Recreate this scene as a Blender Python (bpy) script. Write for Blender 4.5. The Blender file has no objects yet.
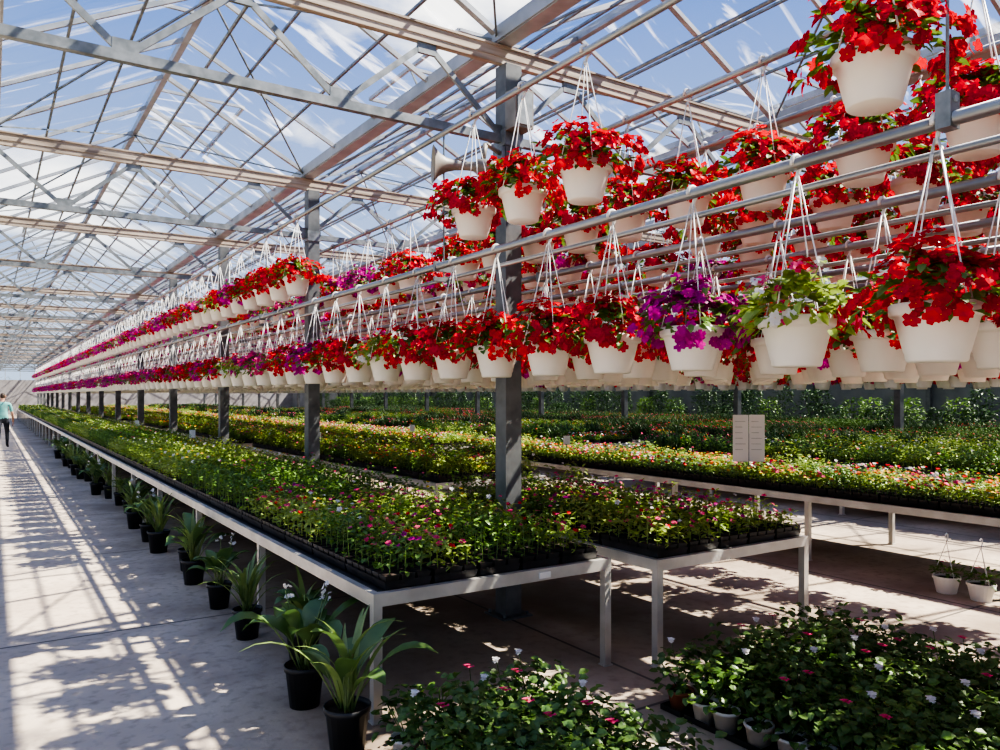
import bpy, math, random
from mathutils import Vector, Matrix
random.seed(7)
R=random.random
def U(a,b): return a+(b-a)*R()
scene=bpy.context.scene
COL=scene.collection

# ------------------------------------------------------------------ materials
def newmat(name):
    m=bpy.data.materials.new(name); m.use_nodes=True
    nt=m.node_tree; nt.nodes.clear()
    return m,nt,nt.nodes.new('ShaderNodeOutputMaterial')
def mixrgb(nt,fac,a,b):
    n=nt.nodes.new('ShaderNodeMix'); n.data_type='RGBA'
    for key,val in ((0,fac),(6,a),(7,b)):
        if hasattr(val,'links'): nt.links.new(val,n.inputs[key])
        else: n.inputs[key].default_value=val
    return n.outputs[2]
def c4(c): return (c[0],c[1],c[2],1)
def pmat(name,c,c2=None,rough=.5,metal=0.,scale=8.,mapping=None,bump=0.,lo=.35,hi=.65,spec=None):
    m,nt,out=newmat(name)
    b=nt.nodes.new('ShaderNodeBsdfPrincipled')
    b.inputs['Roughness'].default_value=rough; b.inputs['Metallic'].default_value=metal
    if spec is not None: b.inputs['Specular IOR Level'].default_value=spec
    tc=nt.nodes.new('ShaderNodeTexCoord'); no=nt.nodes.new('ShaderNodeTexNoise')
    no.inputs['Scale'].default_value=scale; no.inputs['Detail'].default_value=4
    if mapping:
        mp=nt.nodes.new('ShaderNodeMapping'); mp.inputs['Scale'].default_value=mapping
        nt.links.new(tc.outputs['Object'],mp.inputs['Vector']); nt.links.new(mp.outputs[0],no.inputs['Vector'])
    else: nt.links.new(tc.outputs['Object'],no.inputs['Vector'])
    rp=nt.nodes.new('ShaderNodeMapRange'); rp.inputs['From Min'].default_value=lo; rp.inputs['From Max'].default_value=hi
    nt.links.new(no.outputs['Fac'],rp.inputs['Value'])
    if c2 is None: c2=tuple(x*.8 for x in c)
    nt.links.new(mixrgb(nt,rp.outputs[0],c4(c),c4(c2)),b.inputs['Base Color'])
    if bump>0:
        bp=nt.nodes.new('ShaderNodeBump'); bp.inputs['Strength'].default_value=bump; bp.inputs['Distance'].default_value=.02
        nt.links.new(no.outputs['Fac'],bp.inputs['Height']); nt.links.new(bp.outputs[0],b.inputs['Normal'])
    nt.links.new(b.outputs[0],out.inputs[0])
    return m
def leafmat(name,c,c2,trans=.3,gloss=.06,scale=30.):
    m,nt,out=newmat(name)
    tc=nt.nodes.new('ShaderNodeTexCoord'); no=nt.nodes.new('ShaderNodeTexNoise'); no.inputs['Scale'].default_value=scale
    nt.links.new(tc.outputs['Object'],no.inputs['Vector'])
    oi=nt.nodes.new('ShaderNodeObjectInfo')
    ad=nt.nodes.new('ShaderNodeMath'); ad.operation='MULTIPLY_ADD'
    nt.links.new(oi.outputs['Random'],ad.inputs[0]); ad.inputs[1].default_value=.5
    rp=nt.nodes.new('ShaderNodeMapRange'); rp.inputs['From Min'].default_value=.3; rp.inputs['From Max'].default_value=.7
    rp.inputs['To Max'].default_value=.7
    nt.links.new(no.outputs['Fac'],rp.inputs['Value']); nt.links.new(rp.outputs[0],ad.inputs[2])
    col=mixrgb(nt,ad.outputs[0],c4(c),c4(c2))
    d=nt.nodes.new('ShaderNodeBsdfDiffuse'); t=nt.nodes.new('ShaderNodeBsdfTranslucent'); g=nt.nodes.new('ShaderNodeBsdfGlossy')
    g.inputs['Roughness'].default_value=.4
    nt.links.new(col,d.inputs[0]); nt.links.new(col,t.inputs[0])
    m1=nt.nodes.new('ShaderNodeMixShader'); m1.inputs[0].default_value=trans
    nt.links.new(d.outputs[0],m1.inputs[1]); nt.links.new(t.outputs[0],m1.inputs[2])
    m2=nt.nodes.new('ShaderNodeMixShader'); m2.inputs[0].default_value=gloss
    nt.links.new(m1.outputs[0],m2.inputs[1]); nt.links.new(g.outputs[0],m2.inputs[2])
    nt.links.new(m2.outputs[0],out.inputs[0])
    return m
M={}
M['leaf']=leafmat('leaf_green',(.075,.18,.025),(.19,.32,.06),.33)
M['leaf_l']=leafmat('leaf_light',(.19,.33,.045),(.42,.52,.11),.38)
M['leaf_d']=leafmat('leaf_dark',(.03,.08,.022),(.07,.14,.04),.2)
M['leaf_g']=leafmat('leaf_geranium',(.055,.13,.028),(.14,.23,.055),.25,.05)
M['strap']=leafmat('leaf_strap',(.15,.25,.06),(.28,.37,.11),.3,.08,12)
M['broad']=leafmat('leaf_broad',(.075,.16,.04),(.15,.25,.07),.25,.08,9)
M['red']=leafmat('petal_red',(.85,.012,.014),(.68,.004,.016),.38,.02)
M['crim']=leafmat('petal_crimson',(.72,.006,.03),(.52,.002,.02),.38,.02)
M['mag']=leafmat('petal_magenta',(.66,.015,.34),(.46,.006,.26),.38,.02)
M['pink']=leafmat('petal_pink',(.85,.10,.27),(.75,.05,.18),.3,.02)
M['white']=leafmat('petal_white',(.85,.83,.80),(.75,.72,.70),.3,.02)
M['yel']=leafmat('petal_yellow',(.85,.60,.06),(.8,.45,.04),.3,.02)
M['org']=leafmat('petal_orange',(.85,.20,.04),(.75,.10,.03),.3,.02)
M['pot']=pmat('cream_plastic',(.88,.84,.77),(.80,.76,.69),.45,0,3)
M['wire']=pmat('hanger_plastic',(.90,.89,.86),None,.4)
M['soil']=pmat('soil',(.03,.02,.014),(.06,.04,.03),.95,0,40)
M['black']=pmat('black_plastic',(.012,.012,.013),(.03,.03,.032),.4,0,10)
M['terra']=pmat('terracotta',(.35,.12,.06),(.45,.18,.10),.8,0,10)
M['alu']=pmat('bench_aluminium',(.66,.64,.60),(.54,.52,.48),.38,.5,6)
M['galv']=pmat('galvanised_steel',(.30,.32,.33),(.18,.20,.21),.45,.6,12)
M['pipe']=pmat('rail_pipe_steel',(.42,.43,.44),(.27,.28,.29),.35,.7,5,(1,.3,1))
M['col']=pmat('column_grey_steel',(.18,.19,.195),(.12,.13,.135),.5,.4,8)
M['beam']=pmat('weathered_beam',(.50,.43,.36),(.26,.21,.165),.6,.05,3,(.6,8,8))
M['bar']=pmat('white_glazing_bar',(.44,.46,.48),(.30,.32,.34),.4,.3,4)
M['mesh']=pmat('bench_deck',(.06,.06,.06),(.10,.10,.10),.6,.4,30)
M['sign']=pmat('sign_card',(.88,.87,.83),(.80,.80,.76),.6,0,2)
M['signink']=pmat('sign_print',(.62,.64,.60),None,.6)
M['grey']=pmat('speaker_grey',(.30,.28,.25),(.20,.19,.17),.5,0,6)
M['wallp']=pmat('wall_panel',(.22,.23,.23),(.15,.16,.17),.7,0,1.5)
M['wallend']=pmat('wall_end_panel',(.30,.29,.29),(.22,.21,.21),.7,0,1.5)
M['grass']=pmat('outside_ground',(.10,.16,.05),(.16,.18,.09),.95,0,.5)
M['skin']=pmat('skin',(.55,.33,.24),(.50,.29,.21),.5)
M['teal']=pmat('teal_shirt',(.16,.40,.38),(.12,.32,.31),.8)
M['denim']=pmat('dark_trousers',(.03,.035,.05),(.02,.022,.03),.85)
M['hair']=pmat('hair',(.05,.03,.02),(.03,.02,.012),.6)

def concrete():
    m,nt,out=newmat('concrete_floor')
    b=nt.nodes.new('ShaderNodeBsdfPrincipled'); b.inputs['Roughness'].default_value=.8; b.inputs['Specular IOR Level'].default_value=.3
    tc=nt.nodes.new('ShaderNodeTexCoord')
    def noise(s,d=6):
        n=nt.nodes.new('ShaderNodeTexNoise'); n.inputs['Scale'].default_value=s; n.inputs['Detail'].default_value=d
        nt.links.new(tc.outputs['Object'],n.inputs['Vector']); return n.outputs['Fac']
    def rng(v,a,bb):
        r=nt.nodes.new('ShaderNodeMapRange'); r.inputs['From Min'].default_value=a; r.inputs['From Max'].default_value=bb
        nt.links.new(v,r.inputs['Value']); return r.outputs[0]
    base=mixrgb(nt,rng(noise(1.1),.35,.65),(.62,.52,.41,1),(.50,.41,.32,1))
    c=mixrgb(nt,rng(noise(14),.50,.75),base,(.38,.31,.24,1))
    c=mixrgb(nt,rng(noise(.45,3),.58,.72),c,(.38,.31,.235,1))
    # growing zone (under and between benches) has shade painted in as brown, with some wet staining
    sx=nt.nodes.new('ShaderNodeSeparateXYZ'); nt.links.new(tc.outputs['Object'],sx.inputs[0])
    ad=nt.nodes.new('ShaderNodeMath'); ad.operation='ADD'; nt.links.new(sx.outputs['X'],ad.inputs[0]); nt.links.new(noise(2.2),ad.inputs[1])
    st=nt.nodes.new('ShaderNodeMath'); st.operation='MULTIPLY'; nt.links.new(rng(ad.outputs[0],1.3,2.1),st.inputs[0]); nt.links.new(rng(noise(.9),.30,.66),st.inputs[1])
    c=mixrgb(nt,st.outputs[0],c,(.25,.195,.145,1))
    br=nt.nodes.new('ShaderNodeTexBrick'); br.offset=0
    br.inputs['Color1'].default_value=(1,1,1,1);br.inputs['Color2'].default_value=(1,1,1,1);br.inputs['Mortar'].default_value=(0,0,0,1)
    br.inputs['Scale'].default_value=1; br.inputs['Brick Width'].default_value=3.2; br.inputs['Row Height'].default_value=3.0; br.inputs['Mortar Size'].default_value=.012
    nt.links.new(tc.outputs['Object'],br.inputs['Vector'])
    c=mixrgb(nt,br.outputs['Fac'],c,(.15,.13,.11,1))
    nt.links.new(c,b.inputs['Base Color'])
    bp=nt.nodes.new('ShaderNodeBump'); bp.inputs['Strength'].default_value=.3; bp.inputs['Distance'].default_value=.01
    nt.links.new(noise(25),bp.inputs['Height']); nt.links.new(bp.outputs[0],b.inputs['Normal'])
    nt.links.new(b.outputs[0],out.inputs[0]); return m
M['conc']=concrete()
def glass():
    m,nt,out=newmat('roof_glazing')
    tc=nt.nodes.new('ShaderNodeTexCoord'); mp=nt.nodes.new('ShaderNodeMapping'); mp.inputs['Scale'].default_value=(.7,2.8,.7)
    nt.links.new(tc.outputs['Object'],mp.inputs[0])
    n=nt.nodes.new('ShaderNodeTexNoise'); n.inputs['Scale'].default_value=1.3; n.inputs['Detail'].default_value=7; n.inputs['Distortion'].default_value=1.2
    nt.links.new(mp.outputs[0],n.inputs['Vector'])
    r=nt.nodes.new('ShaderNodeMapRange'); r.inputs['From Min'].default_value=.58; r.inputs['From Max'].default_value=.68
    r.inputs['To Min'].default_value=.02; r.inputs['To Max'].default_value=.42
    nt.links.new(n.outputs['Fac'],r.inputs['Value'])
    t=nt.nodes.new('ShaderNodeBsdfTransparent'); t.inputs[0].default_value=(.97,.985,.99,1)
    d=nt.nodes.new('ShaderNodeBsdfTranslucent'); d.inputs[0].default_value=(.90,.92,.94,1)
    g=nt.nodes.new('ShaderNodeBsdfGlossy'); g.inputs['Roughness'].default_value=.03
    m1=nt.nodes.new('ShaderNodeMixShader'); m1.inputs[0].default_value=.3
    nt.links.new(d.outputs[0],m1.inputs[1]); nt.links.new(g.outputs[0],m1.inputs[2])
    m2=nt.nodes.new('ShaderNodeMixShader'); nt.links.new(r.outputs[0],m2.inputs[0])
    nt.links.new(t.outputs[0],m2.inputs[1]); nt.links.new(m1.outputs[0],m2.inputs[2])
    nt.links.new(m2.outputs[0],out.inputs[0]); return m
M['glass']=glass()
def shade():
    m,nt,out=newmat('sun_blocker_sheet')  # half-transparent sheet, added only to dim the right-hand background
    tc=nt.nodes.new('ShaderNodeTexCoord'); wv=nt.nodes.new('ShaderNodeTexWave'); wv.inputs['Scale'].default_value=3; wv.bands_direction='Y'
    nt.links.new(tc.outputs['Object'],wv.inputs['Vector'])
    r=nt.nodes.new('ShaderNodeMapRange'); r.inputs['To Min'].default_value=.54; r.inputs['To Max'].default_value=.66; nt.links.new(wv.outputs['Fac'],r.inputs['Value'])
    t=nt.nodes.new('ShaderNodeBsdfTransparent'); d=nt.nodes.new('ShaderNodeBsdfDiffuse'); d.inputs[0].default_value=(.35,.36,.37,1)
    tr=nt.nodes.new('ShaderNodeBsdfTranslucent'); tr.inputs[0].default_value=(.35,.36,.37,1)
    a=nt.nodes.new('ShaderNodeMixShader'); a.inputs[0].default_value=.35; nt.links.new(d.outputs[0],a.inputs[1]); nt.links.new(tr.outputs[0],a.inputs[2])
    m2=nt.nodes.new('ShaderNodeMixShader'); nt.links.new(r.outputs[0],m2.inputs[0]); nt.links.new(t.outputs[0],m2.inputs[1]); nt.links.new(a.outputs[0],m2.inputs[2])
    nt.links.new(m2.outputs[0],out.inputs[0]); return m
M['shade']=shade()

# ------------------------------------------------------------------ mesh builder
class MB:
    def __init__(s): s.v=[];s.f=[];s.m=[];s.mats=[]
    def mi(s,k):
        if k not in s.mats: s.mats.append(k)
        return s.mats.index(k)
    def add(s,vs,fs,k):
        o=len(s.v); i=s.mi(k)
        s.v.extend([tuple(p) for p in vs])
        for f in fs: s.f.append(tuple(o+a for a in f)); s.m.append(i)
    def box(s,a,b,k):
        x0,y0,z0=a;x1,y1,z1=b
        s.add([(x0,y0,z0),(x1,y0,z0),(x1,y1,z0),(x0,y1,z0),(x0,y0,z1),(x1,y0,z1),(x1,y1,z1),(x0,y1,z1)],
              [(0,3,2,1),(4,5,6,7),(0,1,5,4),(1,2,6,5),(2,3,7,6),(3,0,4,7)],k)
    def bar(s,p,q,w,h,k):
        p=Vector(p);q=Vector(q);d=(q-p).normalized()
        up=Vector((0,0,1)) if abs(d.z)<.95 else Vector((0,1,0))
        a=d.cross(up).normalized()*w/2; b=a.cross(d).normalized()*h/2
        vs=[e+sa*a+sb*b for e in (p,q) for sa,sb in ((-1,-1),(1,-1),(1,1),(-1,1))]
        s.add(vs,[(0,1,2,3),(7,6,5,4),(0,4,5,1),(1,5,6,2),(2,6,7,3),(3,7,4,0)],k)
    def tube(s,pts,r,k,n=6,caps=True):
        pts=[Vector(p) for p in pts]; rs=r if isinstance(r,(list,tuple)) else [r]*len(pts)
        vs=[];a=None
        for i,p in enumerate(pts):
            d=(pts[min(i+1,len(pts)-1)]-pts[max(i-1,0)]).normalized()
            if a is None:
                a=d.cross(Vector((0,0,1)) if abs(d.z)<.9 else Vector((1,0,0))).normalized()
            a=(a-d*a.dot(d)).normalized(); b=d.cross(a)
            for j in range(n):
                t=2*math.pi*j/n; vs.append(p+(a*math.cos(t)+b*math.sin(t))*rs[i])
        fs=[]
        for i in range(len(pts)-1):
            for j in range(n):
                fs.append((i*n+j,i*n+(j+1)%n,(i+1)*n+(j+1)%n,(i+1)*n+j))
        if caps: fs.append(tuple(range(n-1,-1,-1))); fs.append(tuple((len(pts)-1)*n+j for j in range(n)))
        s.add(vs,fs,k)
    def lathe(s,prof,k,n=20,o=(0,0,0),mat=None):
        vs=[];o=Vector(o)
        for r,z in prof:
            for j in range(n):
                t=2*math.pi*j/n; p=Vector((r*math.cos(t),r*math.sin(t),z))
                if mat: p=mat@p
                vs.append(p+o)
        fs=[]
        for i in range(len(prof)-1):
            for j in range(n): fs.append((i*n+j,i*n+(j+1)%n,(i+1)*n+(j+1)%n,(i+1)*n+j))
        s.add(vs,fs,k)
    def disc(s,c,r,k,n=12):
        s.add([(c[0]+r*math.cos(2*math.pi*j/n),c[1]+r*math.sin(2*math.pi*j/n),c[2]) for j in range(n)],[tuple(range(n))],k)
    def leaf(s,p,az,el,L,W,k,droop=.25,roll=0):
        p=Vector(p); f=Vector((math.cos(az)*math.cos(el),math.sin(az)*math.cos(el),math.sin(el)))
        sd=Vector((-math.sin(az),math.cos(az),0)); up=f.cross(sd)*1
        if roll: sd=(sd*math.cos(roll)+up*math.sin(roll)); up=f.cross(sd)
        if up.z<0: up=-up
        dn=up*-1
        q=p+f*L*.32; t=p+f*L*.72+dn*L*droop*.4; tip=p+f*L+dn*L*droop
        vs=[p,q+sd*W*.45+up*W*.12,q,q-sd*W*.45+up*W*.12,t+sd*W*.38+up*W*.06,t,t-sd*W*.38+up*W*.06,tip]
        s.add(vs,[(0,2,1),(0,3,2),(1,2,5,4),(2,3,6,5),(4,5,7),(5,6,7)],k)
    def flower(s,p,n,r,k,pet=5,cen='yel'):
        p=Vector(p);n=Vector(n).normalized()
        a=n.cross(Vector((.3,.5,.8))).normalized();b=n.cross(a); t0=R()*6
        for i in range(pet):
            t=t0+2*math.pi*i/pet
            d=a*math.cos(t)+b*math.sin(t); e=b*math.cos(t)-a*math.sin(t)
            tl=n*r*U(-.2,.35)
            s.add([p,p+d*r*.55-e*r*.42+n*r*.12,p+d*r*.95-e*r*.32+tl,p+d*r*1.02+e*r*.28+tl,p+d*r*.55+e*r*.42+n*r*.12],[(0,1,2,3,4)],k)
        if cen:
            s.add([p+n*r*.14+a*r*.10,p+n*r*.14-a*r*.05+b*r*.08,p+n*r*.14-a*r*.05-b*r*.08],[(0,1,2)],cen)
    def mesh(s,name,smooth=False):
        me=bpy.data.meshes.new(name); me.from_pydata(s.v,[],s.f)
        for k in s.mats: me.materials.append(M[k])
        me.polygons.foreach_set('material_index',s.m)
        if smooth: me.polygons.foreach_set('use_smooth',[True]*len(s.f))
        me.update(); return me
def obj(name,me,loc=(0,0,0),parent=None,rz=0,sc=1):
    o=bpy.data.objects.new(name,me); COL.objects.link(o); o.location=loc; o.rotation_euler=(0,0,rz); o.scale=(sc,sc,sc)
    if parent: o.parent=parent
    return o
def smooth_by(me,keys):
    ids=[i for i,m in enumerate(me.materials) if m.name in keys]
    for p in me.polygons:
        if p.material_index in ids: p.use_smooth=True
def empty(name,loc=(0,0,0)):
    e=bpy.data.objects.new(name,None); COL.objects.link(e); e.location=loc; e.empty_display_size=.2; return e
def instancer(name,childname,me,pts,parent):
    if not pts: return
    pm=bpy.data.meshes.new(name); pm.from_pydata(pts,[],[])
    p=obj(name,pm,parent=parent); p.instance_type='VERTS'
    obj(childname,me,parent=p)

# ------------------------------------------------------------------ plants
def basket(seed,cols,dens=95,leafk='leaf',size=1.,hang=.60,nleaf=190):
    random.seed(seed); b=MB()
    zr=-.03-hang
    H=.195
    prof=[(0,zr-H),(.088,zr-H),(.094,zr-H+.006),(.097,zr-H+.028),(.101,zr-H+.034),(.128,zr-.05),(.132,zr-.044),(.141,zr-.042),(.146,zr-.036),(.147,zr-.004),(.143,zr),(.134,zr),(.128,zr-.03)]
    b.lathe(prof,'pot',24)
    b.disc((0,0,zr-.03),.128,'soil',16)
    a0=U(0,6)
    for i in range(4):
        t=a0+i*math.pi/2
        b.tube([(.142*math.cos(t),.142*math.sin(t),zr-.012),(.10*math.cos(t),.10*math.sin(t),zr+.16),(.008*math.cos(t),.008*math.sin(t),-.075)],[.0042,.0036,.0036],'wire',4)
    hk=[(0,0,-.095),(.010,0,-.055),(.030,0,-.03)]
    for i in range(9):
        t=math.radians(-20+i*27.5); hk.append((.031*math.cos(t),0,-.025+.031*math.sin(t)))
    b.tube(hk,.0085,'wire',6)
    def dome(rr,lo=-24):
        az=U(0,6.283); c=R()**.85
        el=math.radians(lo+(90-lo)*c)
        f=1+.12*math.sin(2*az+a0)+.08*math.sin(5*az+a0*2)
        rad=rr*size*f
        rh=max(rad*1.10*math.cos(el), .155 if el<0 else 0)
        p=Vector((rh*math.cos(az),rh*math.sin(az),zr+.005+rad*.70*math.sin(el)))
        return p,az,el
    for i in range(nleaf):
        p,az,el=dome(U(.12,.215),-28)
        b.leaf(p,az+U(-.5,.5),el*.4+U(-.6,.4),U(.045,.070),U(.03,.043),leafk,U(.1,.5),U(-.6,.6))
    ncl=max(3,dens//7)
    for q in range(ncl):
        p0,az,el=dome(U(.19,.255),-30); cc=random.choice(cols)
        for i in range(7 if dens>30 else 4):
            p=p0+Vector((U(-.045,.045),U(-.045,.045),U(-.03,.035)))
            if Vector((p.x,p.y)).length<.155 and p.z<zr: continue
            n=Vector((math.cos(az)*math.cos(el),math.sin(az)*math.cos(el),math.sin(el)+.25))+Vector((U(-.6,.6),U(-.6,.6),U(-.4,.5)))
            b.flower(p,n,U(.020,.030),cc if R()<.8 else random.choice(cols),cen='yel' if R()<.4 else None)
    for i in range(8):
        p,az,el=dome(U(.25,.29),-10)
        b.tube([p*.8+Vector((0,0,zr*.2)),p],.002,leafk,4)
        b.flower(p,(math.cos(az),math.sin(az),.6),.022,random.choice(cols))
        b.leaf(p,az,U(-.8,.3),.05,.03,leafk)
    me=b.mesh('hanging_basket_%d'%seed); smooth_by(me,('cream_plastic','hanger_plastic')); return me
BR=[basket(11,['red','red','crim'],380),basket(12,['red','crim'],310),basket(13,['crim','red','red'],350)]
BM=[basket(21,['mag'],350),basket(22,['mag','mag','pink'],300)]
BG=[basket(31,['pink','white','red'],34,'leaf_l',1.05,nleaf=360)]
BP=[basket(41,['pink','mag'],250),basket(42,['mag','crim','pink'],240)]

TW,TL=.285,.54
def tray(seed,cols,nf,leafk,h=.16,spread=.05,nl=16,ls=1.,grass=False,fs=1.):
    random.seed(seed); b=MB()
    w=TW-.012; l=TL-.012
    x,y=w/2,l/2
    vs=[(-x+.01,-y+.01,0),(x-.01,-y+.01,0),(x-.01,y-.01,0),(-x+.01,y-.01,0),(-x,-y,.045),(x,-y,.045),(x,y,.045),(-x,y,.045)]
    b.add(vs,[(3,2,1,0),(0,1,5,4),(1,2,6,5),(2,3,7,6),(3,0,4,7)],'black')
    cx,cy=3,6
    for i in range(cx):
        for j in range(cy):
            px=-x+(i+.5)*w/cx; py=-y+(j+.5)*l/cy; s0=.030; s1=.041
            z0,z1=.006,.072
            vs=[(px-s0,py-s0,z0),(px+s0,py-s0,z0),(px+s0,py+s0,z0),(px-s0,py+s0,z0),(px-s1,py-s1,z1),(px+s1,py-s1,z1),(px+s1,py+s1,z1),(px-s1,py+s1,z1)]
            b.add(vs,[(0,1,5,4),(1,2,6,5),(2,3,7,6),(3,0,4,7)],'black')
            b.add([(px-.039,py-.039,.066),(px+.039,py-.039,.066),(px+.039,py+.039,.066),(px-.039,py+.039,.066)],[(0,1,2,3)],'soil')
            hh=h*U(.55,1.35)
            b.tube([(px,py,.066),(px+U(-.01,.01),py+U(-.01,.01),.066+hh*.7)],.003,leafk,4)
            for q in range(nl):
                az=U(0,6.283); zz=.07+hh*R()**.8; rr=spread*U(.1,1)*(1.1-.4*(zz-.07)/hh)
                if grass:
                    b.leaf((px+U(-.02,.02),py+U(-.02,.02),.07),az,U(.9,1.5),hh*U(.8,1.3),.018,leafk,U(.1,.5))
                else:
                    b.leaf((px+rr*math.cos(az),py+rr*math.sin(az),zz),az+U(-.4,.4),U(-.3,.8),U(.032,.052)*ls,U(.020,.032)*ls,leafk,U(0,.5),U(-.4,.4))
            k_=int(nf)+(1 if R()<nf-int(nf) else 0)
            for q in range(k_):
                if R()<.85:
                    az=U(0,6.283); rr=U(0,spread); 
                    b.flower((px+rr*math.cos(az),py+rr*math.sin(az),.078+hh*U(.85,1.1)),(U(-.6,.2),U(-.8,.1),1),U(.013,.021)*fs,random.choice(cols))
    return b.mesh('bedding_tray_%d'%seed)
T_green=[tray(51,['white'],.06,'leaf_l',.21,ls=1.15),tray(52,['pink'],.10,'leaf',.19),tray(55,['yel','white'],.12,'leaf_l',.17)]
T_fl=[tray(53,['pink','mag'],1.2,'leaf',.15),tray(54,['red','pink','pink'],1.0,'leaf_l',.14),tray(56,['mag','pink'],1.1,'leaf_l',.15)]
T_w=[tray(57,['white','pink'],1.0,'leaf_l',.15)]
T_multi=[tray(58,['org','yel','pink'],1.7,'leaf_l',.12,fs=1.15),tray(59,['yel','white','pink'],1.4,'leaf_l',.13,fs=1.15),tray(60,['pink','red','white'],1.6,'leaf',.12,fs=1.15),tray(65,['yel','org'],1.4,'leaf_l',.12,fs=1.15)]
T_dark=[tray(61,['white'],0,'leaf_d',.26,grass=True),tray(62,['pink'],.3,'leaf_d',.18),tray(63,['red'],.15,'leaf',.22),tray(64,['red','pink'],.9,'leaf_d',.14,fs=1.3)]

def groundpot(seed,cols,leafk,nf,pk='pot',sz=1.):
    random.seed(seed); b=MB()
    b.lathe([(0,0),(.05,0),(.065,.09),(.071,.09),(.071,.105),(.064,.105),(.062,.09)],pk,14)
    b.disc((0,0,.09),.062,'soil',10)
    for i in range(8):
        az=U(0,6.28); b.tube([(0,0,.09),(.05*math.cos(az),.05*math.sin(az),.16),(.10*math.cos(az),.10*math.sin(az),.17+U(.02,.10))],.003,leafk,4)
    for i in range(80):
        az=U(0,6.28);el=math.radians(U(-12,90)); r=U(.06,.15)*sz
        p=(r*math.cos(el)*math.cos(az),r*math.cos(el)*math.sin(az),.13+r*math.sin(el)*1.4)
        b.leaf(p,az+U(-.6,.6),U(-.5,.6),U(.032,.055),U(.032,.05),leafk,U(0,.4),U(-.5,.5))
    for i in range(nf):
        az=U(0,6.28);el=math.radians(U(20,90)); r=U(.15,.19)*sz
        p0=Vector((r*math.cos(el)*math.cos(az),r*math.cos(el)*math.sin(az),.14+r*math.sin(el)*1.4))
        b.tube([(0,0,.12),p0],.002,leafk,4); c=random.choice(cols)
        for q in range(5):
            p=p0+Vector((U(-.018,.018),U(-.018,.018),U(-.008,.014))); b.flower(p,p-Vector((0,0,.05)),.014,c)
    me=b.mesh('potted_geranium_%d'%seed); smooth_by(me,('cream_plastic','terracotta')); return me
G=[groundpot(71,['white'],'leaf_g',0),groundpot(72,['white'],'leaf_g',1,'terra'),groundpot(73,['white'],'leaf_g',0,sz=1.25),groundpot(74,['pink'],'leaf_g',1,'pot',sz=.9),groundpot(75,['white'],'leaf_g',0,'terra',sz=1.3),groundpot(76,['white'],'leaf_g',0,'pot',sz=.8),groundpot(77,['white'],'leaf',0,'pot',sz=1.1)]

def strap_plant(seed,kind,pots=1.):
    # kind 0: upright strap leaves, 1: hosta / peace-lily broad leaves, 2: both
    random.seed(seed); b=MB()
    H=.22
    b.lathe([(0,0),(.078,0),(.10,H-.03),(.108,H-.028),(.11,H),(.103,H),(.10,H-.03)],'black',18)
    b.disc((0,0,H-.03),.10,'soil',14)
    n={0:24,1:13,2:20}[kind]
    for i in range(n):
        broad = kind==1 or (kind==2 and i%3==1)
        az=2*math.pi*i/n+U(-.4,.4); L=(U(.36,.68) if not broad else U(.30,.58))*pots; W=U(.03,.045) if not broad else U(.09,.15)
        el=U(1.05,1.54) if not broad else U(1.0,1.5); p=Vector((U(-.03,.03),U(-.03,.03),H-.03)); pts=[];N=9
        cv=U(1.0,2.1); tw=U(-.5,.5)
        for j in range(N+1):
            pts.append(p.copy()); t=j/N
            e=el-t*t*cv*(1. if not broad else 1.25); a2=az+tw*t
            p=p+Vector((math.cos(a2)*math.cos(e),math.sin(a2)*math.cos(e),math.sin(e)))*L/N
        sd=Vector((-math.sin(az),math.cos(az),0)); vs=[];fs=[]
        for j,q in enumerate(pts):
            t=j/N
            w=(W*.5*min(1,.35+t*2)*max(.02,1-t**3)) if not broad else (W*.5*(.06 if t<.42 else max(.02,math.sin(math.pi*min(1,(t-.38)/.62))**.7)))
            if j==N: w=.002
            vs+= [q+sd*w+Vector((0,0,w*.3)),q,q-sd*w+Vector((0,0,w*.3))]
        for j in range(N):
            o=j*3; fs+=[(o,o+1,o+4,o+3),(o+1,o+2,o+5,o+4)]
        b.add(vs,fs,'strap' if not broad else 'broad')
        b.tube(pts[:5],.004,'strap',5)
    if kind==1:
        for i in range(3):
            az=U(0,6.28); t=Vector((.12*math.cos(az),.12*math.sin(az),H+U(.35,.45))); b.tube([(0,0,H-.02),t],.003,'strap',4)
            for q in range(5): b.flower(t+Vector((U(-.03,.03),U(-.03,.03),U(-.05,.03))),(U(-1,1),U(-1,1),.6),.016,'white')
    me=b.mesh('broad_leaf_plant_%d'%seed,True); return me
S=[strap_plant(81,2,.95),strap_plant(82,1,1.05),strap_plant(83,0,.85),strap_plant(84,1,.8),strap_plant(85,2,.75)]

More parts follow.
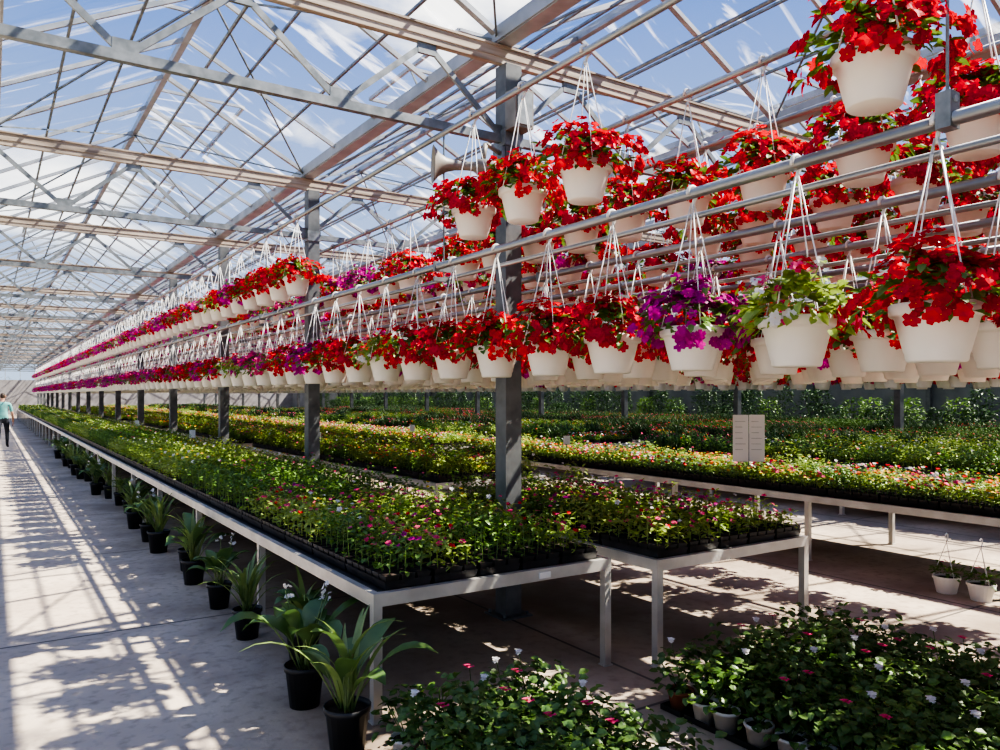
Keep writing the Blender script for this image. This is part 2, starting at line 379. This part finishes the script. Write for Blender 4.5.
# ------------------------------------------------------------------ room shell
XL,XR,YB,YF=-9.6,25.6,-7.92,77.08
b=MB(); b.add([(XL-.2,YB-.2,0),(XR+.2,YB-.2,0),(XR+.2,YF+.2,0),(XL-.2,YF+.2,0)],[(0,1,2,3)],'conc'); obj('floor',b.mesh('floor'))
b=MB(); b.add([(-150,-150,-.05),(200,-150,-.05),(200,250,-.05),(-150,250,-.05)],[(0,1,2,3)],'grass'); obj('outside_ground',b.mesh('outside_ground'))
GZ=4.32; RZ=5.14
b=MB(); fr=MB()
k=int(round(XL/3.2)); kk=int(round(XR/3.2))
for i in range(k,kk):
    x0=i*3.2;x1=x0+3.2;xm=x0+1.6
    b.add([(x0,YB,GZ),(xm,YB,RZ),(xm,YF,RZ),(x0,YF,GZ)],[(0,1,2,3)],'glass')
    b.add([(xm,YB,RZ),(x1,YB,GZ),(x1,YF,GZ),(xm,YF,RZ)],[(0,1,2,3)],'glass')
    fr.bar((xm,YB,RZ+.0),(xm,YF,RZ+.0),.06,.08,'bar')
    y=YB;c=0
    while y<=YF+.01:
        w=.028 if c%4 else .05
        fr.bar((x0,y,GZ-.01),(xm,y,RZ-.01),w,.04,'bar'); fr.bar((xm,y,RZ-.01),(x1,y,GZ-.01),w,.04,'bar'); y+=1.0625;c+=1
    for t in (.33,.66):
        fr.bar((x0+1.6*t,YB,GZ+(RZ-GZ)*t-.03),(x0+1.6*t,YF,GZ+(RZ-GZ)*t-.03),.022,.022,'galv')
        fr.bar((x1-1.6*t,YB,GZ+(RZ-GZ)*t-.03),(x1-1.6*t,YF,GZ+(RZ-GZ)*t-.03),.022,.022,'galv')
    y=YB
    while y<YF-4:
        fr.bar((x0+.05,y,GZ-.03),(xm,y+2.125,RZ-.06),.016,.016,'galv'); fr.bar((x0+.05,y+4.25,GZ-.03),(xm,y+2.125,RZ-.06),.016,.016,'galv')
        fr.bar((x1-.05,y,GZ-.03),(xm,y+2.125,RZ-.06),.016,.016,'galv'); fr.bar((x1-.05,y+4.25,GZ-.03),(xm,y+2.125,RZ-.06),.016,.016,'galv')
        y+=4.25
    random.seed(i+50)
    yy=YB+.6+(1.06 if i%2 else 0)
    while yy<YF-3:
        sgn=-1 if (int(yy*1.3)+i)%2 else 1
        a=math.radians(4 if sgn<0 else 2); L=1.0
        e=(xm+sgn*L*math.cos(a),RZ+.03+L*math.sin(a)*.3)
        for ya in (yy,yy+1.06,yy+2.12): fr.bar((xm,ya,RZ+.05),(e[0],ya,e[1]),.03,.03,'bar')
        fr.bar((e[0],yy,e[1]),(e[0],yy+2.12,e[1]),.035,.035,'bar')
        fr.bar((e[0],yy+1.06,e[1]),(xm+sgn*.75,yy+1.06,RZ-.42),.018,.018,'galv')
        b.add([(xm,yy,RZ+.05),(e[0],yy,e[1]),(e[0],yy+2.12,e[1]),(xm,yy+2.12,RZ+.05)],[(0,1,2,3)],'glass')
        yy+=4.25
obj('ceiling',b.mesh('roof_glazing'))
for i in range(k,kk+1):
    x=i*3.2
    fr.bar((x,YB,GZ-.05),(x,YF,GZ-.05),.13,.03,'bar')
    fr.bar((x-.07,YB,GZ),(x-.07,YF,GZ),.015,.11,'bar'); fr.bar((x+.07,YB,GZ),(x+.07,YF,GZ),.015,.11,'bar')
for i in range(k,kk):
    fr.tube([(i*3.2+1.6,YB,4.55),(i*3.2+1.6,YF,4.55)],.016,'galv',6)
obj('roof_frame',fr.mesh('roof_frame'))
TY=[-3.67+4.25*i for i in range(19)]
random.seed(3)
b=MB()
b.box((XL,-.025,4.115),(XR,.025,4.25),'beam'); b.box((XL,-.035,4.235),(XR,.035,4.25),'beam'); b.box((XL,-.032,4.16),(XR,-.025,4.17),'beam')
b.bar((XL,0,3.56),(XR,0,3.56),.05,.06,'galv')
x=XL
while x<XR-.1:
    b.bar((x,0,3.57),(x+.64,0,4.12),.02,.04,'galv'); b.bar((x+.64,0,4.12),(x+1.28,0,3.57),.02,.04,'galv')
    b.box((x-.07,-.012,3.57),(x+.07,.012,3.66),'galv'); b.box((x+.57,-.012,4.04),(x+.71,.012,4.12),'galv')
    x+=1.28
tm=b.mesh('roof_truss')
for y in TY: obj('roof_truss',tm,(0,y,0))
b=MB(); 
b.box((-.07,-.07,0),(.07,.07,4.11),'col'); b.box((-.13,-.13,0),(.13,.13,.015),'col')
b.box((-.08,-.08,3.5),(.08,.08,3.62),'galv')
for sx in (-.1,.1):
    for sy in (-.1,.1): b.lathe([(.012,.015),(.012,.035),(0,.035)],'galv',6,(sx,sy,0))
cm=b.mesh('support_column')
CX=3.255
for x in (-9.4,CX,16.1,25.4):
    for y in TY: obj('support_column',cm,(x,y,0))
def wall_glazed(name,p,q,low,lk):
    b=MB(); p=Vector(p);q=Vector(q);d=(q-p);L=d.length;d.normalize()
    b.bar(p+Vector((0,0,low/2)),q+Vector((0,0,low/2)),.08,low,lk)
    b.add([p+Vector((0,0,low)),q+Vector((0,0,low)),q+Vector((0,0,GZ)),p+Vector((0,0,GZ))],[(0,1,2,3)],'glass')
    n=int(L/1.0625+.5)
    for i in range(n+1):
        c=p+d*(L*i/n); b.bar(c+Vector((0,0,low)),c+Vector((0,0,GZ)),.04,.05,'bar')
    for z in (low,low+1.1,GZ-.02): b.bar(p+Vector((0,0,z)),q+Vector((0,0,z)),.05,.06,'bar')
    obj(name,b.mesh(name))
wall_glazed('wall_right',(XR,YB,0),(XR,YF,0),2.4,'wallp')
wall_glazed('wall_left',(XL,YB,0),(XL,YF,0),.8,'wallp')
wall_glazed('wall_back',(XL,YB,0),(XR,YB,0),.8,'wallp')
wall_glazed('wall_far',(XL,YF,0),(XR,YF,0),2.9,'wallend')
for nm,y in (('trim_1',YF),('trim_2',YB)):
    b=MB()
    for i in range(k,kk): b.add([(i*3.2,y,GZ),(i*3.2+3.2,y,GZ),(i*3.2+1.6,y,RZ)],[(0,1,2)],'glass')
    obj(nm,b.mesh(nm))
# sheet added over the right-hand bays to block sun and darken the background
b=MB()
for j,y in enumerate(TY[:-1]):
    xs=[12.9+.5*i for i in range(26)]; vs=[];fs=[]
    for i,x in enumerate(xs):
        z=3.99+.03*math.sin(x*5+j); vs+=[(x,y+.15,z),(x,y+4.1,z)]
    for i in range(25): fs.append((2*i,2*i+2,2*i+3,2*i+1))
    b.add(vs,fs,'shade')
obj('added_sun_blocker',b.mesh('added_sun_blocker'))

# ------------------------------------------------------------------ basket rails
ROWS=[2.65,3.55,4.4,5.25,6.1,6.95,11.6,12.6,15.2]
ZL,ZU=2.585,3.505
YR0,YR1=-3.6,64
for i,x in enumerate(ROWS):
    b=MB()
    b.tube([(x,YR0,ZL-.025),(x,YR1,ZL-.025)],.024,'pipe',10)
    b.tube([(x,YR0,ZU-.025),(x,YR1,ZU-.025)],.020,'pipe',10)
    if i<5: b.tube([(x+.10,YR0,ZL-.10),(x+.10,YR1,ZL-.10)],.015,'pipe',8)
    ys=[y for y in TY if YR0-.2<y<YR1]
    for y in ys:
        b.tube([(x+.05,y,3.56),(x+.05,y,ZL-.13)],.006,'galv',6)
        b.box((x-.03,y-.012,ZL-.06),(x+.13,y+.012,ZL+.01),'galv'); b.box((x-.03,y-.012,ZL-.13),(x+.13,y+.012,ZL-.10),'galv')
    if i==0:
        y=1.33
        b.tube([(x,y,ZU-.03),(x,y,ZL)],.006,'galv',6)
        b.box((x-.03,y-.025,ZL-.055),(x+.03,y+.025,ZL+.065),'galv')
        b.tube([(x,y-.03,ZL+.04),(x,y+.03,ZL+.04)],.012,'bar',6)
    me=b.mesh('basket_rail'); smooth_by(me,('rail_pipe_steel',)); obj('basket_rail',me)
random.seed(19)
def pick(y):
    r=R()
    if y<7: 
        return random.choice(BR) if r<.80 else (random.choice(BM) if r<.93 else BG[0])
    if y<14: return random.choice(BR) if r<.42 else random.choice(BM+BP) if r<.93 else BG[0]
    return random.choice(BR) if r<.10 else random.choice(BM+BM+BP) if r<.94 else BG[0]
front=[BR[0],BG[0],BM[0],BR[1],BR[0],BR[2],BR[1],BR[0],BG[0],BR[1],BR[2]]
pts={}
def addp(me,p): pts.setdefault(me.name,(me,[]))[1].append(p)
for ri,x in enumerate(ROWS):
    for j in range(-8,113):
        y=1.365+.54*j+(0 if ri==0 else U(-.06,.06)+ri*.17)
        if y>YR1 or y<YR0: continue
        near = ri==0 and 0<=j<16
        me=front[j] if (ri==0 and 0<=j<len(front)) else pick(y)
        if near: obj('hanging_flower_basket',me,(x,y,ZL),rz=0)
        elif R()>.02: addp(me,(x,y,ZL))
        if ri==0:
            yu={0:1.585,3:3.20,4:3.78,5:4.34}.get(j)
            if yu is not None: obj('hanging_flower_basket',BR[(0,2,1)[j%3]],(x,yu,ZU))
            elif y>7.8:
                me=random.choice(BR) if y<9.5 else pick(y)
                if j<16: obj('hanging_flower_basket',me,(x,y,ZU))
                else: addp(me,(x,y,ZU))
        elif R()>.06 and ri<8: addp(pick(y) if y>5 else random.choice(BR),(x,y+.1,ZU))
E=empty('hanging_basket_rows')
for n,(me,ps) in pts.items(): instancer('basket_row',me.name+'_unit',me,ps,E)

# ------------------------------------------------------------------ benches
BZ=.64
def bench(x0,x1,y0,y1,kinds,step=2.0,name='plant_bench'):
    b=MB()
    for x in (x0+.02,x1-.02): b.box((x-.02,y0,BZ-.055),(x+.02,y1,BZ+.012),'alu')
    for y in (y0+.02,y1-.02): b.box((x0+.04,y-.02,BZ-.055),(x1-.04,y+.02,BZ+.012),'alu')
    b.box((x0+.04,y0+.04,BZ-.012),(x1-.04,y1-.04,BZ),'mesh')
    n=max(1,round((y1-y0)/step))
    for i in range(n+1):
        y=y0+.025+(y1-y0-.05)*i/n
        for x in (x0+.025,x1-.025):
            b.box((x-.024,y-.024,.008),(x+.024,y+.024,BZ-.055),'alu'); b.box((x-.032,y-.032,0),(x+.032,y+.032,.008),'alu')
        if 0<i<n: b.box((x0+.04,y-.02,BZ-.055),(x1-.04,y+.02,BZ-.014),'alu')
    obj(name,b.mesh('plant_bench'))
    nx=int((x1-x0-.02)/TW); ox=(x0+x1)/2-nx*TW/2+TW/2; ny=int((y1-y0-.04)/TL)
    P={}
    oy=y0+.03+TL/2
    for j in range(ny):
        for i in range(nx):
            x=ox+i*TW;y=oy+j*TL
            me=kinds(i,j,x,y)
            if me: P.setdefault(me.name,(me,[]))[1].append((x,y,BZ+.013))
    E=empty('bedding_plant_trays')
    for nme,(me,ps) in P.items(): instancer('tray_rows',me.name+'_unit',me,ps,E)
random.seed(5)
def k1(i,j,x,y):
    r=R()
    if y<4.6: return T_fl[i%3] if r<.75 else T_green[1]
    if y<6.5:
        if i==0: return T_fl[1] if r<.8 else T_green[2]
        if r<.15: return T_w[0]
        if r<.3: return T_fl[2]
    elif r<.04: return random.choice(T_fl)
    if int(y/3)%3==2: return T_green[1]
    return T_green[0] if (int(y/2.2)+i//2)%2 else T_green[2]
def k2(i,j,x,y): return random.choice(T_fl+T_w+T_w+T_green)
def k3(i,j,x,y): return random.choice(T_green) if R()<.62 else random.choice(T_multi[1:2]+T_multi[3:]+T_fl)
def k4(i,j,x,y): return random.choice(T_multi) if R()<.75 else random.choice(T_green)
def k5(i,j,x,y): return random.choice([T_multi,T_dark,T_green,T_green,T_dark][int(y/2.1)%5]) if R()<.85 else random.choice(T_dark)
def k6(i,j,x,y): return (T_dark+T_green[1:2])[(int(y/3)+int(x))%5] if R()<.85 else random.choice(T_dark)
bench(1.6,3.17,3.58,65,k1)
bench(3.36,4.84,3.38,6.4,k2,step=2.9)
for a in (7.7,16.2,24.7,33.2,41.7,50.2): bench(4.2,5.75,a,a+7.6,k3)
bench(6.8,8.35,2.95,12,k4); bench(6.8,8.35,12.9,35,k4); bench(6.8,8.35,36,65,k4)
for x in (9.8,12.0): 
    for a,c in ((4,11),(12,24),(25,45),(46,65)): bench(x,x+1.5,a,c,k5,step=2.4)
for x in (14.3,17.2,20.0): 
    for a,c in ((3,11),(12,24),(25,45)): bench(x,x+1.5,a,c,k6,step=2.4)

def shrub(seed):
    random.seed(seed); b=MB()
    b.lathe([(0,0),(.14,0),(.18,.3),(.19,.3),(.19,.33),(.17,.33),(.17,.3)],'black',14)
    H=U(1.2,2.0)
    for i in range(7):
        az=U(0,6.28); b.tube([(0,0,.3),(.1*math.cos(az),.1*math.sin(az),.4+H*.3),(.25*math.cos(az),.25*math.sin(az),U(.65,.95)*H)],[.012,.009,.005],'leaf_d',5)
    for i in range(360):
        az=U(0,6.28);z=U(.45,H);r=.42*max(.02,math.sin(math.pi*min(1,(z-.3)/(H-.1))))**.6*U(.4,1)
        b.leaf((r*math.cos(az),r*math.sin(az),z),az+U(-.6,.6),U(-.4,.9),U(.1,.17),U(.05,.08),'leaf_d' if seed%2 else 'leaf',U(.1,.5),U(-.5,.5))
    return b.mesh('shrub_%d'%seed)
SH=[shrub(91),shrub(92),shrub(93),shrub(95)]
E=empty('potted_shrub_hedge')
random.seed(8); P={}
for x in (22.7,24.2):
    y=1
    while y<62:
        q=random.randrange(4); P.setdefault(q,[]).append((x+U(-.3,.3),y,0)); y+=U(.6,1.5)
for q,ps in P.items(): instancer('shrub_row','shrub_unit_%d'%q,SH[q],ps,E)

# ------------------------------------------------------------------ plants under the bench edge
random.seed(31)
obj('potted_hosta',S[0],(1.38,3.38,0)); obj('potted_hosta',S[1],(1.40,4.02,0),rz=1); obj('potted_hosta',S[4],(1.60,4.62,0),rz=2)
y=5.35;i=0
while y<24:
    obj('potted_hosta',S[(2,3,0,4,2,1)[i%6]],(1.52+U(-.06,.14),y,0),rz=U(0,6),sc=U(.82,1.05)); y+=U(.5,1.05); i+=1
random.seed(44)
P={}
def put(x,y):
    q=random.choice(G)
    P.setdefault(q.name,(q,[]))[1].append((x+U(-.02,.02),y+U(-.02,.02),.012))
tb=MB()
def patch(x0,x1,y0,y1):
    nx=max(1,int((x1-x0)/.165+.01)); ny=int((y1-y0)/.165+.01); s=.165
    for i in range(nx):
        for j in range(ny): put(x0+s/2+i*s,y0+s/2+j*s)
    cx=x0
    while cx<x0+nx*s-.01:
        cy=y0
        while cy<y0+ny*s-.01:
            w=min(2*s,x0+nx*s-cx); l=min(3*s,y0+ny*s-cy)
            tb.box((cx+.012,cy+.012,.002),(cx+w-.012,cy+l-.012,.012),'black')
            for (a,c) in (((cx+.012,cy+.012),(cx+w-.012,cy+.016)),((cx+.012,cy+l-.016),(cx+w-.012,cy+l-.012)),((cx+.012,cy+.016),(cx+.016,cy+l-.016)),((cx+w-.016,cy+.016),(cx+w-.012,cy+l-.016))):
                tb.box((a[0],a[1],.012),(c[0],c[1],.03),'black')
            cy+=3*s
        cx+=2*s
patch(1.50,2.34,.9,3.26)
patch(2.93,4.45,1.3,2.98)
E=empty('potted_geraniums')
for n,(me,ps) in P.items(): instancer('geranium_rows',me.name+'_unit',me,ps,E)
obj('carry_trays',tb.mesh('carry_trays'),parent=E)

def floor_basket(seed):
    random.seed(seed); b=MB()
    b.lathe([(0,0),(.075,0),(.10,.12),(.108,.12),(.108,.14),(.10,.14),(.095,.12)],'pot',20); b.disc((0,0,.12),.095,'soil')
    for i in range(70):
        az=U(0,6.28);r=U(.02,.11); b.leaf((r*math.cos(az),r*math.sin(az),.13+U(0,.1)),az,U(-.3,1),.055,.033,'leaf',.3)
    for i in range(3):
        t=i*2.09; b.tube([(.10*math.cos(t),.10*math.sin(t),.13),(0,0,.42)],.003,'wire',4)
    b.tube([(0,0,.42),(.02,0,.45),(.02,0,.48),(0,0,.495),(-.02,0,.48)],.005,'wire',5)
    for i in range(3): b.flower((U(-.1,.1),U(-.1,.1),.25),(0,0,1),.015,'pink')
    return b.mesh('floor_basket')
fb=floor_basket(3)
for p in ((6.68,3.36,0),(6.66,3.08,0),(6.7,2.75,0)): obj('floor_flower_basket',fb,p)

# ------------------------------------------------------------------ horn speaker, box, signs
b=MB()
rot=Matrix.Rotation(math.radians(-22),3,'Z')@Matrix.Rotation(math.radians(-90),3,'Y')
prof=[(0,-.44),(.05,-.44),(.055,-.42),(.055,-.31),(.035,-.30),(.03,-.22),(.035,-.15),(.05,-.09),(.08,-.04),(.125,0),(.132,.004),(.124,.0),(.075,-.035),(.04,-.08),(.02,-.14),(0,-.15)]
b.lathe(prof,'grey',24,(2.60,4.80,3.27),rot)
b.bar((2.93,4.67,3.32),(2.95,4.67,3.44),.03,.02,'grey'); b.bar((2.95,4.67,3.44),(CX-.09,4.80,3.44),.03,.02,'grey'); b.box((CX-.1,4.77,3.38),(CX-.072,4.89,3.49),'galv')
me=b.mesh('horn_speaker'); smooth_by(me,('speaker_grey',)); obj('horn_speaker',me)
b=MB(); b.box((CX-.08,4.62,3.60),(CX+.08,4.755,3.88),'grey'); b.box((CX-.065,4.61,3.62),(CX+.065,4.62,3.86),'galv'); b.tube([(CX,4.7,3.60),(CX,4.7,3.3)],.012,'galv',6)
obj('electrical_box',b.mesh('electrical_box'))
def sign(name,x,y,z,w,h,yaw,double=False):
    b=MB()
    for sx in ((-1,1) if double else (0,)):
        cx=sx*w*.26; ww=w*.49 if double else w
        b.box((cx-ww/2,-.004+sx*.01,0),(cx+ww/2,.004+sx*.01,h),'sign')
        for r_ in range(6): b.box((cx-ww*.36,-.006+sx*.01,h*(.85-.12*r_)),(cx+ww*U(.1,.36),-.004+sx*.01,h*(.865-.12*r_)),'signink')
    b.tube([(0,.01,-.24),(0,.01,h*.6)],.008,'galv',6)
    obj(name,b.mesh(name),(x,y,z),rz=yaw)
sign('sign_card',7.05,5.68,.91,.34,.52,-.75,True)
for (x,y) in ((7.1,9.0),(4.4,12.0),(2.9,14),(2.9,20),(7.1,14),(10.1,8)): sign('plant_price_tag',x,y,.92,.10,.13,-.5)
b=MB(); b.box((2.62,3.570,.60),(2.70,3.576,.635),'sign'); obj('bench_label',b.mesh('bench_label'))

# ------------------------------------------------------------------ person
def person(loc,rz):
    V=[];Ed=[];Rd=[]
    def v(p,r,par=None):
        V.append(p);Rd.append(r)
        if par is not None: Ed.append((par,len(V)-1))
        return len(V)-1
    pel=v((0,0,.93),(.155,.11)); sp=v((0,.0,1.10),(.135,.10),pel); ch=v((0,0,1.30),(.165,.115),sp); nb=v((0,0,1.43),(.07,.065),ch); nk=v((0,-.005,1.49),(.052,.055),nb)
    h1=v((0,-.015,1.57),(.078,.09),nk); h2=v((0,-.01,1.66),(.077,.092),h1); v((0,0,1.715),(.045,.055),h2)
    hands=[]
    for s,ph in ((-1,1),(1,-1)):
        sh=v((s*.185,0,1.38),(.058,.06),ch); el=v((s*.245,-.02*ph,1.10),(.042,.044),sh); wr=v((s*.255,-.13*ph-.03,.87),(.027,.03),el); pm=v((s*.255,-.15*ph-.035,.80),(.022,.04),wr)
        hands.append((s,V[pm]))
        hp=v((s*.095,0,.86),(.09,.095),pel); kn=v((s*.10,-.13*ph-.02,.49),(.06,.062),hp); an=v((s*.10,-.16*ph+.06*(ph<0)+.02,.10),(.038,.042),kn)
        toe=v((s*.11,V[an][1]-.14,.04),(.042,.032),an)
    def skin(V,Ed,Rd,root,name):
        me=bpy.data.meshes.new(name); me.from_pydata(V,Ed,[]); o=bpy.data.objects.new(name,me); COL.objects.link(o)
        o.modifiers.new('s','SKIN'); ss=o.modifiers.new('d','SUBSURF'); ss.levels=2; ss.render_levels=2
        for i,r in enumerate(Rd):
            d=me.skin_vertices[0].data[i]; d.radius=r if isinstance(r,tuple) else (r,r); d.use_root=(i==root)
        dg=bpy.context.evaluated_depsgraph_get(); m2=bpy.data.meshes.new_from_object(o.evaluated_get(dg)); bpy.data.objects.remove(o); return m2
    E=empty('person',loc); E.rotation_euler=(0,0,rz)
    me=skin(V,Ed,Rd,0,'body'); me.materials.clear()
    for kx in ('skin','teal','denim','hair','black'): me.materials.append(M[kx])
    for p in me.polygons:
        c=p.center; p.use_smooth=True
        if c.z>1.645 or (c.z>1.56 and c.y>.02): i=3
        elif c.z>1.445: i=0
        elif c.z>.93 and not(abs(c.x)>.2 and c.z<1.14): i=1
        elif abs(c.x)>.2 : i=0
        elif c.z>.09: i=2
        else: i=4
        p.material_index=i
    obj('body',me,parent=E)
    for s,pm in hands:
        V=[];Ed=[];Rd=[]
        r0=v(tuple(pm),.02)
        for q in range(4):
            L=(.075,.088,.083,.065)[q]; a=v((pm[0],pm[1]-.028+.019*q,pm[2]-.045),.0095,r0)
            c=v((pm[0]-s*.008,pm[1]-.03+.02*q,pm[2]-.045-L*.5),.0085,a); v((pm[0]-s*.026,pm[1]-.03+.02*q,pm[2]-.045-L*.92),.007,c)
        a=v((pm[0]-s*.006,pm[1]-.045,pm[2]+.01),.0105,r0); v((pm[0]-s*.018,pm[1]-.06,pm[2]-.045),.0085,a)
        me=skin(V,Ed,Rd,0,'hand'); me.materials.clear(); me.materials.append(M['skin'])
        obj('hand',me,parent=E)
    b=MB()
    sph=[(.0115*math.sin(math.pi*i/6),-.0115*math.cos(math.pi*i/6)) for i in range(7)]
    for s in (-1,1):
        b.lathe(sph,'white',8,(s*.032,-.092,1.62)); b.lathe([(r*.55,z*.55) for r,z in sph],'hair',8,(s*.032,-.100,1.62))
        b.lathe([(r*1.1,z*2.3) for r,z in sph],'skin',8,(s*.082,.0,1.61))
    b.tube([(0,-.092,1.63),(0,-.118,1.595),(0,-.10,1.585)],[.006,.013,.008],'skin',6)
    b.tube([(-.024,-.093,1.555),(0,-.101,1.553),(.024,-.093,1.555)],[.003,.006,.003],'pink',6)
    obj('face_features',b.mesh('face',True),parent=E)
person((.33,28.5,0),math.pi*.96)

# ------------------------------------------------------------------ world / light
w=bpy.data.worlds.new('sky'); scene.world=w; w.use_nodes=True; nt=w.node_tree; nt.nodes.clear()
out=nt.nodes.new('ShaderNodeOutputWorld'); bg=nt.nodes.new('ShaderNodeBackground'); tc=nt.nodes.new('ShaderNodeTexCoord')
sx=nt.nodes.new('ShaderNodeSeparateXYZ'); nt.links.new(tc.outputs['Generated'],sx.inputs[0])
rp=nt.nodes.new('ShaderNodeMapRange'); rp.inputs['From Min'].default_value=0; rp.inputs['From Max'].default_value=.50
nt.links.new(sx.outputs['Z'],rp.inputs['Value'])
blue=mixrgb(nt,rp.outputs[0],(.60,.74,.95,1),(.085,.235,.70,1))
mp=nt.nodes.new('ShaderNodeMapping'); mp.inputs['Scale'].default_value=(1,1,2.2); nt.links.new(tc.outputs['Generated'],mp.inputs[0])
no=nt.nodes.new('ShaderNodeTexNoise'); no.inputs['Scale'].default_value=3.2; no.inputs['Detail'].default_value=7; no.inputs['Distortion'].default_value=.3; nt.links.new(mp.outputs[0],no.inputs['Vector'])
r2=nt.nodes.new('ShaderNodeMapRange'); r2.inputs['From Min'].default_value=.56; r2.inputs['From Max'].default_value=.70; nt.links.new(no.outputs['Fac'],r2.inputs['Value'])
nt.links.new(mixrgb(nt,r2.outputs[0],blue,(1.9,1.87,1.82,1)),bg.inputs[0]); bg.inputs[1].default_value=1.0
nt.links.new(bg.outputs[0],out.inputs[0])
sl=bpy.data.lights.new('sun','SUN'); sl.energy=13; sl.angle=math.radians(.53); sl.color=(1,.92,.80)
so=bpy.data.objects.new('sun',sl); COL.objects.link(so); so.location=(10,-5,20)
so.rotation_euler=Vector((-.74,.32,-1)).to_track_quat('-Z','Y').to_euler()

# ------------------------------------------------------------------ camera
cd=bpy.data.cameras.new('camera'); cd.sensor_width=36; cd.lens=27.9; cd.shift_y=.02; cd.clip_end=400
co=bpy.data.objects.new('camera',cd); COL.objects.link(co); co.location=(0,0,1.65); co.rotation_euler=(math.radians(90),0,math.radians(-33.35))
scene.camera=co
try:
    scene.view_settings.view_transform='AgX'; scene.view_settings.look='AgX - High Contrast'
except Exception as e: print(e)
scene.view_settings.exposure=0.15
